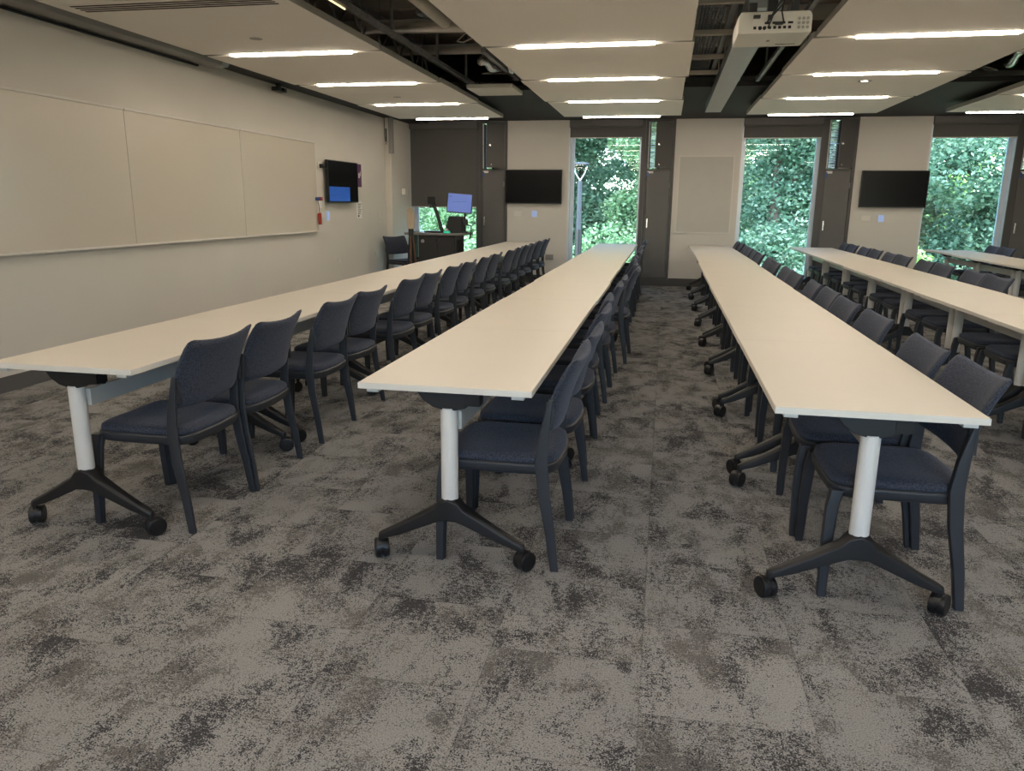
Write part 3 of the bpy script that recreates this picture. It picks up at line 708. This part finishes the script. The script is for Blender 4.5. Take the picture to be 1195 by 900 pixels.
# ------------------------------------------------------------------ table
TL = 1.402; TW = .687; TZ = .777
def table_parts(root):   # local origin on the floor, table centre; length along Y
    hy = TL/2-.0015; hx = TW/2
    top = MB().box((-hx, -hy, TZ-.0235), (hx, hy, TZ)).build('tabletop', 'laminate', root, bevel=.0025)
    eb = MB().box((-hx-.0008, -hy-.0008, TZ-.0245), (hx+.0008, -hy, TZ-.002)).box((-hx-.0008, hy, TZ-.0245), (hx+.0008, hy+.0008, TZ-.002)).box((-hx-.0008, -hy, TZ-.0245), (-hx, hy, TZ-.002)).box((hx, -hy, TZ-.0245), (hx+.0008, hy, TZ-.002))
    eb.build('edge_band', 'edge', top)
    for sx in (-1, 1):
        for sy in (-1, 1):
            MB().box((sx*(hx-.055)-.024, sy*(hy-.03)-.022, TZ-.039), (sx*(hx-.055)+.024, sy*(hy-.03)+.022, TZ-.0245)).build('connector', 'rail' if sy < 0 else 'black', root, bevel=.002)
    for s in (-1, 1):
        y = s*(hy-.085)
        MB().box((-.28, y-.02, TZ-.040), (.28, y+.02, TZ-.0245)).build('top_bar', 'black', root)
        poly = [(-.125, .738), (-.10, .705), (-.06, .678), (-.02, .668), (.03, .668), (.07, .678), (.10, .700), (.125, .738)]
        MB().prism(poly, 1, y-.028, y+.028).build('tilt_bracket', 'black', root, bevel=.004)
        MB().box((.07, y-.03, .69), (.13, y+.035, .735)).tube([(.10, y, .70), (.10, y+.05*-s, .685)], .012, 8).build('tilt_lever', 'rubber', root)
        MB().lathe((0, y, .285), [(.0345, 0), (.0345, .39)], 2, 28).build('post', 'post', root, smooth=False, bevel=.0)
        # inverted V foot
        F = []
        for sx in (-1, 1):
            rings = []
            for x, zt, zb, hw in [(0, .305, .205, .042), (.036, .292, .202, .040), (.06, .262, .190, .035), (.13, .218, .157, .029), (.22, .164, .116, .024), (.29, .126, .092, .021), (.31, .114, .088, .013)]:
                rings.append([(sx*x, y-hw, zb), (sx*x, y+hw, zb), (sx*x, y+hw, zt-.012), (sx*x, y+hw*.55, zt), (sx*x, y-hw*.55, zt), (sx*x, y-hw, zt-.012)])
            F.append(rings)
        rings = F[0][::-1] + F[1][1:]
        ft = MB().loft(rings).build('foot', 'black', root, bevel=.004)
        for sx in (-1, 1):
            cx = sx*.298; a = random.uniform(0, 2*PI)
            cas = MB()
            cas.tube([(cx, y, .092), (cx, y, .055)], .013, 8)
            ox, oy = .016*math.cos(a), .016*math.sin(a)
            d = Vector((-math.sin(a), math.cos(a), 0))
            for q in (-1, 1):
                c0 = Vector((cx+ox, y+oy, .0415)) + d*q*.005; c1 = Vector((cx+ox, y+oy, .0415)) + d*q*.030
                cas.tube([c0, c0+d*q*.002, c1-d*q*.003, c1], [.037, .0415, .0415, .031], 22)
            cas.tube([Vector((cx+ox, y+oy, .046))-d*.013, Vector((cx+ox, y+oy, .046))+d*.013], .040, 18)
            cas.build('caster', 'rubber', ft, smooth=False, bevel=.002, seg=1)
    MB().box((.036-.018, -hy+.11, .578), (.062-.018, hy-.11, .656)).build('stretcher_rail', 'rail', root, bevel=.003)

rows = [
    dict(name='row beside the whiteboard', x=-2.476, s=-.0024, y0=2.712, tk=range(8), cx=-2.262, cy=[3.12,3.65,4.47,5.05,5.93,6.49,7.25,7.82,8.58,9.17,9.98,10.6,11.27,11.85,12.66,13.24]),
    dict(name='second row from the left wall', x=-.800, s=-.0007, y0=2.722, tk=range(8), cx=-.610, cy=[3.10,3.66,4.43,5.0,5.86,6.42,7.38,7.95,8.62,9.2,10.0,10.6,11.3,11.9,12.7,13.3]),
    dict(name='row right of the central aisle', x=.757, s=.002, y0=2.703, tk=range(8), cx=.893, cy=[3.11,3.66,4.55,5.22,5.85,6.42,7.25,7.83,8.65,9.25,10.1,10.7,11.45,12.0,12.75,13.3]),
    dict(name='fourth row from the left wall', x=2.40, s=.006, y0=2.70, tk=range(1, 8), cx=2.59, cy=[4.5,5.05,5.93,6.5,7.42,7.95,8.84,9.45,10.3,10.86,11.65,12.25,13.05,13.62]),
    dict(name='fifth row at the far right', x=4.40, s=.018, y0=2.70, tk=range(5, 8), cx=4.66, cy=[9.95,10.5,11.45,12.05,12.95,13.52]),
]
ct = chr(0)
tproto = None; cproto = None
rng = random.Random(11)
pulled = {(1, 6): .07, (1, 7): .03, (0, 10): .03, (1, 3): -.015, (2, 2): .0}
for ri, R_ in enumerate(rows):
    tks = list(R_['tk'])
    for n, k in enumerate(tks):
        yc = R_['y0'] + TL*k + TL/2
        x = R_['x'] + R_['s']*(TL*k) + (rng.uniform(-.008, .008) if k else 0)
        if ri < 3:
            w = 'end table closest to the camera' if n == 0 else ('end table by the windows' if n == len(tks)-1 else '%s table from the camera' % ORD[n])
        else:
            m_ = len(tks)-1-n; w = 'end table by the windows' if m_ == 0 else '%s table from the windows' % ORD[m_]
        lab = 'folding table, %s in the %s' % (w, R_['name'])
        if tproto is None:
            tproto = empty('folding_table', (x, yc, 0), lab, 'table', 'white flip-top tables in rows', 0)
            table_parts(tproto); cache(tproto)
        else:
            dup(tproto, (x, yc, 0), rng.uniform(-.002, .002), lab)
    cys = R_['cy']
    for n, y in enumerate(cys):
        x = R_['cx'] + R_['s']*(y-2.7) + rng.uniform(-.012, .012) + pulled.get((ri, n), 0)
        rz = rng.uniform(-.035, .035)
        if n == 0 and ri < 3: rz = 0
        if ri < 3:
            w = 'closest to the camera' if n == 0 else '%s from the camera' % ORD[n]
        else:
            m_ = len(cys)-1-n; w = 'closest to the windows' if m_ == 0 else '%s from the windows' % ORD[m_]
        lab = 'navy upholstered chair, %s along the %s' % (w, R_['name'])
        if cproto is None:
            cproto = empty('stacking_chair', (x, y, 0), lab, 'chair', 'navy upholstered chairs along the tables', rz)
            chair_parts(cproto); cache(cproto)
        else:
            dup(cproto, (x, y, 0), rz, lab)
dup(cproto, (-4.50, 13.08, 0), math.radians(150), 'single navy chair by the left wall beside the lectern', 'navy upholstered chairs along the tables')

# ------------------------------------------------------------------ lectern corner
lc = empty('lectern', (-3.80, 12.85, 0), 'charcoal presenter lectern with grey desktop in front of the drawn blind', 'lectern')
MB().box((-.28,-.30,.06),(.36,.30,.93)).build('cabinet', 'lect', lc, bevel=.006)
MB().box((-.26,-.312,.08),(.045,-.3,.90)).build('door', 'lect', lc, bevel=.003)
MB().box((.055,-.312,.08),(.34,-.3,.90)).build('door', 'lect', lc, bevel=.003)
MB().lathe((-.20,-.314,.83), [(0,-.006),(.03,-.004),(.03,.004)], 1, 16).build('lock', 'alu', lc)
MB().box((.02,-.33,.84),(.08,-.312,.87)).build('door_handle', 'rubber', lc)
MB().prism([(-.56,-.22),(-.50,-.36),(.40,-.36),(.50,-.28),(.50,.34),(-.56,.34)], 2, .93, .965).build('desktop', 'lecttop', lc, bevel=.006)
MB().box((-.50,-.05,.10),(-.46,.25,.93)).box((-.46,-.02,.50),(-.29,.02,.54)).build('side_panel', 'lect', lc)
MB().box((-.28,-.28,0),(.36,.28,.06)).build('plinth', 'rubber', lc)
sv = MB()
for i in range(9): sv.box((.361,-.18+i*.045,.55),(.366,-.16+i*.045,.85))
sv.build('side_vent', 'dark', lc)
mo = empty('monitor', (-3.42, 12.80, .966), 'tilted monitor with blue login screen on an arm at the lectern', 'monitor', rz=math.radians(8))
sq = MB().box((-.215,-.014,-.165),(.215,.014,.165)).build('monitor_bezel', 'bezel', mo, loc=(0,0,.49), bevel=.004)
sq2 = MB().box((-.20,-.0165,-.15),(.20,-.0145,.15)).build('screen', 'monitor', mo, loc=(0,0,.49))
MB().box((-.17,-.018,.11),(-.13,-.0166,.12)).box((-.12,-.018,.02),(.12,-.0166,.025)).box((-.12,-.018,-.02),(.12,-.0166,-.015)).build('screen_text', 'navyp', mo, loc=(0,0,.49))
for o in (sq, sq2): o.rotation_euler = (math.radians(-10), math.radians(4), 0)
MB().tube([(.08,.06,0),(.08,.06,.33),(.04,.03,.45)], [.02,.016,.02], 10).tube([(.08,.06,.22),(.02,.05,.20),(-.06,.03,.17)], .012, 8).build('arm', 'rubber', mo)
MB().box((.03,.0,0),(.13,.12,.02)).box((.05,.03,.14),(.13,.10,.22)).build('arm_base', 'rubber', mo, bevel=.004)
vz = empty('document_camera', (-3.86, 12.86, .966), 'black document camera with long slanted arm on the lectern', 'document camera')
MB().box((-.18,-.12,0),(.12,.12,.025)).build('base_plate', 'rubber', vz, bevel=.006)
MB().tube([(.10,.03,.02),(.02,.02,.30),(-.06,.01,.52)], [.032,.030,.034], 8).build('arm', 'rubber', vz)
MB().box((-.135,-.045,.47),(-.02,.05,.60)).build('camera_head', 'rubber', vz, bevel=.012)
MB().tube([(-.03,-.02,.42),(-.08,-.03,.425)], .008, 6).lathe((-.085,-.03,.425), [(0,-.02),(.014,-.012),(.014,.012),(0,.02)], 2, 10).build('side_knob', 'rubber', vz)
cbx = empty('control_box', (-3.52, 12.90, .966), 'dark sloped control box under the blue monitor', 'control box')
MB().prism([(-.17,0),(.13,0),(.13,.27),(-.10,.27)], 1, -.10, .12).build('box_body', 'lect', cbx, bevel=.006)
gb = empty('green_puck', (-3.60, 12.62, .966), 'small device glowing green on the lectern front edge', 'device')
MB().lathe((0,0,0), [(.055,0),(.058,.012),(.055,.03)], 2, 20).build('glow_ring', 'green_led', gb)
MB().lathe((0,0,.03), [(.05,0),(.03,.02),(.012,.045),(0,.047)], 2, 20).build('cap', 'alu', gb, smooth=True)
thing_mesh(MB().tube([(-3.36,12.99,1.1),(-3.26,12.95,1.08),(-3.25,12.9,.95),(-3.27,12.86,.86)], .012, 8), 'black_cable', 'cable', 'black cable looping off the right end of the lectern', 'cable')
fl = empty('easel', (-4.19, 12.50, 0), 'dark folded easel with brown wooden legs leaning at the lectern left side', 'easel')
for i, (dx, dy, m_) in enumerate([(-.07, 0, 'rubber'), (.0, -.05, 'wood'), (.09, 0, 'wood'), (.03,.06,'rubber')]):
    MB().tube([(dx*.3, dy*.3, .99), (dx*1.3, dy*1.3, .0)], .016, 8).build('leg', m_, fl)
MB().tube([(0,0,.92),(0,0,1.03)], .045, 12).build('collar', 'rubber', fl)
MB().prism([(-.055,0),(.055,0),(.065,.2),(.055,.31),(.02,.35),(-.025,.35),(-.06,.31),(-.065,.2)], 1, -.03, .03).build('padded_head', 'beige', fl, loc=(.0,0,1.03), bevel=.012)

# ------------------------------------------------------------------ outside
GZ = -2.3
gm = MB()
nx, ny = 16, 12
for j in range(ny+1):
    for i in range(nx+1):
        x = -45+90*i/nx; y = D+.8+55*j/ny
        z = GZ + max(0, (y-24))*.10 + .25*math.sin(x*.3+y*.2)
        gm.v.append((x, y, z))
for j in range(ny):
    for i in range(nx): a = j*(nx+1)+i; gm.f.append((a, a+1, a+nx+2, a+nx+1))
go = gm.build('ground', 'grass', smooth=True); struct(go)
struct(box('ground_rear', (-40, YR-40, GZ-.2), (40, YR-.5, GZ), 'grass'))

def foliage(clusters, n, size, seed):
    """leaf quads scattered in ellipsoid shells: clusters = [(x,y,z,rx,ry,rz)]"""
    r = random.Random(seed); mb = MB(); V = mb.v; F = mb.f
    tot = sum(c[3]*c[5] for c in clusters)
    for (x, y, z, rx, ry, rz) in clusters:
        m_ = int(n*rx*rz/tot)
        for _ in range(m_):
            th = r.uniform(0, 2*PI); ph = math.acos(r.uniform(-1, 1)); q = r.uniform(.45, 1)**.5
            q *= 1+.12*math.sin(5*th+x)*math.sin(4*ph+z)
            p = Vector((x+rx*q*math.sin(ph)*math.cos(th), y+ry*q*math.sin(ph)*math.sin(th), z+rz*q*math.cos(ph)))
            s = size*r.uniform(.6, 1.4)
            a = Vector((r.gauss(0, 1), r.gauss(0, 1), r.gauss(0, .5))).normalized()
            b = a.cross(Vector((r.gauss(0, 1), r.gauss(0, 1), r.gauss(0, 1))).normalized()).normalized()*s*.55; a = a*s
            o = len(V); V += [tuple(p-a), tuple(p+b), tuple(p+a), tuple(p-b)]; F.append((o, o+1, o+2, o+3))
    return mb
def leaves(mb, m, parent):
    me = bpy.data.meshes.new('foliage'); me.from_pydata(mb.v, [], mb.f); me.materials.append(M[m])
    o = bpy.data.objects.new('foliage', me); C.objects.link(o); o.parent = parent; return o
def tree(x, y, h, w, m, label, seed, n=12000, size=.16, low=1.0):
    n = int(n*2.8); size = size*.5
    r = random.Random(seed)
    t = empty('broadleaf_tree', (x, y, GZ+max(0, y-24)*.1), label, 'tree', 'trees outside the windows')
    lean = r.uniform(-.4, .4)
    tk_ = MB().tube([(0,0,-.3),(lean*.3,0,h*.25),(lean*.6,.1,h*.5),(lean,0,h*.8)], [.26,.2,.13,.05], 9)
    cl = []
    for k in range(15):
        a = r.uniform(0, 2*PI); zz = low + (h-low)*(k+.5)/15; d_ = w*r.uniform(.15, .75)*(1-.35*zz/h)
        c = (lean*zz/h + d_*math.cos(a), d_*.7*math.sin(a), zz)
        rr = w*r.uniform(.35, .55)
        cl.append((c[0], c[1], c[2], rr, rr, rr*.72))
        if k % 2 == 0: tk_.tube([(lean*zz/h*.8, 0, zz*.7), (c[0]*.5, c[1]*.5, zz*.85), (c[0], c[1], zz)], [.09, .06, .02], 6)
    tk_.build('trunk', 'bark', t, smooth=True)
    leaves(foliage(cl, n, size, seed), m, t)
    return t
T = [
    (-13.5, 31, 9, 4.2, 'leafD', 'lime green bushy tree seen under the drawn blind', 1, 12000, .20, .4),
    (-7.2, 30, 10, 3.6, 'leafA', 'fresh green tree left behind the lamp post', 2, 16000, .17, .3),
    (-3.6, 34, 12, 4.4, 'leafB', 'tall blue green tree filling the lamp post window', 3, 18000, .19, .3),
    (-.2, 31, 11, 3.4, 'leafA', 'fresh green tree at the right side of the lamp post window', 4, 15000, .17, .3),
    (3.6, 28, 11, 3.6, 'leafB', 'blue green tree at the left of the third window', 5, 17000, .16, .9),
    (7.4, 30, 11.5, 3.8, 'leafC', 'olive green tree with bare twigs in the third window', 6, 15000, .17, 1.4),
    (10.4, 27, 11, 3.4, 'leafB', 'blue green tree at the left of the rightmost window', 7, 17000, .16, .8),
    (14.0, 28, 11.5, 3.8, 'leafC', 'olive green tree at the right of the rightmost window', 8, 16000, .16, 1.3),
    (10.5, 41, 9, 5.0, 'leafD', 'sunlit lime tree in the distance behind the right windows', 9, 9000, .30, .3),
    (-7.0, 45, 13, 6.0, 'leafC', 'distant olive tree in the gaps left of the lamp post', 11, 12000, .32, .3),
    (2.0, 44, 13, 6.0, 'leafA', 'distant green tree behind the middle windows', 10, 12000, .32, .3),
]
for a in T: tree(*a[:5], a[5], a[6], a[7], a[8], a[9])
for i, (x, y, w, h, m_, lb) in enumerate([(-12.2, 25.5, 3.4, 1.9, 'leafD', 'bright lime shrub seen beneath the drawn blind'),
                                      (-5.6, 23.5, 1.7, 1.6, 'leafA', 'dark fresh green shrub at the foot of the lamp post'),
                                      (-1.2, 25.5, 2.3, 2.7, 'leafA', 'pale green shrub right of the lamp post'),
                                      (3.4, 22.5, 1.8, 1.7, 'leafB', 'blue green shrub low in the third window'),
                                      (6.0, 24.5, 1.8, 2.4, 'leafD', 'lime green shrub low behind the third window'),
                                      (9.0, 23.5, 2.0, 1.5, 'leafD', 'yellow green shrub low in the rightmost window'),
                                      (12.4, 24.5, 2.4, 1.7, 'leafB', 'blue green shrub at the right edge of the rightmost window')]):
    s = empty('shrub', (x, y, GZ), lb, 'shrub', 'shrubs outside the windows')
    r = random.Random(50+i); cl = [(r.uniform(-.6, .6)*w, r.uniform(-.4, .4), h*r.uniform(.4, .8), w*.5, .8, h*.5) for _ in range(7)]
    leaves(foliage(cl, 9000, .075, 70+i), m_, s)
    MB().tube([(0,0,-.2),(.1,0,h*.5),(.2,.1,h*.9)], [.05,.04,.02], 6).tube([(0,0,0),(-.3,0,h*.6)], .02, 6).build('stem', 'bark', s)
lp = empty('lamp_post', (-2.62, 24.0, GZ), 'dark slim lamp post with flat round head outside the second window', 'lamp post')
MB().tube([(0,0,0),(0,0,3.0)], .11, 14).build('base_column', 'rubber', lp)
MB().tube([(0,0,3.0),(0,0,4.45)], [.085,.075], 14).build('column', 'lamp_steel', lp)
MB().tube([(0,0,4.45),(-.14,0,4.68),(-.21,0,4.90)], .018, 6).tube([(0,0,4.45),(.14,0,4.68),(.21,0,4.90)], .018, 6).build('fork', 'rail_out', lp)
MB().lathe((0,0,4.90), [(.24,0),(.28,.03),(.27,.08),(.1,.10)], 2, 24).build('lamp_head', 'lamp_steel', lp)
rl = empty('handrail', (7.0, 21.5, GZ), 'pale metal handrail low outside the third window', 'railing')
MB().tube([(-2.4,0,1.05),(2.4,0,1.05)], .035, 8).tube([(-2.4,0,.6),(2.4,0,.6)], .02, 8).build('rail', 'rail_out', rl)
for x in (-2.3,-.8,.8,2.3): MB().tube([(x,0,-.3),(x,0,1.05)], .03, 8).build('post', 'rail_out', rl)

# ------------------------------------------------------------------ light
w = bpy.data.worlds.new('world'); sc.world = w; w.use_nodes = True; nt = w.node_tree; bg = nt.nodes['Background']
sky = nt.nodes.new('ShaderNodeTexSky'); sky.sky_type = 'NISHITA'; sky.sun_disc = False; sky.sun_elevation = math.radians(48); sky.sun_rotation = math.radians(200)
sky.air_density = 1.0; sky.dust_density = 1.0; sky.ozone_density = 2.0
nt.links.new(sky.outputs[0], bg.inputs[0]); bg.inputs[1].default_value = 1.9
sd = bpy.data.lights.new('sun', 'SUN'); sd.energy = 14; sd.angle = math.radians(3); sd.color = (1, .95, .86)
so_ = bpy.data.objects.new('sun', sd); C.objects.link(so_)
dirv = Vector((-.75, .35, -.95)).normalized()
so_.rotation_euler = dirv.to_track_quat('-Z', 'Y').to_euler()
def portal(x, y, z, sx, sz, into):
    l = bpy.data.lights.new('sky_portal', 'AREA'); l.shape = 'RECTANGLE'; l.size = sx; l.size_y = sz; l.cycles.is_portal = True
    o = bpy.data.objects.new('sky_portal', l); C.objects.link(o); o.location = (x, y, z)
    o.rotation_euler = Vector((0, into, 0)).to_track_quat('-Z', 'Y').to_euler()
for k, bx in enumerate(bays): portal(bx+WW/2, D+.34, 1.5, WW, 2.8, -1)
for a, b in rws: portal((a+b)/2, YR-.28, 1.775, b-a, 1.35, 1)

sc.view_settings.view_transform = 'Standard'; sc.view_settings.look = 'None'; sc.view_settings.gamma = 1; sc.view_settings.use_curve_mapping = False
sc.view_settings.exposure = 0.24
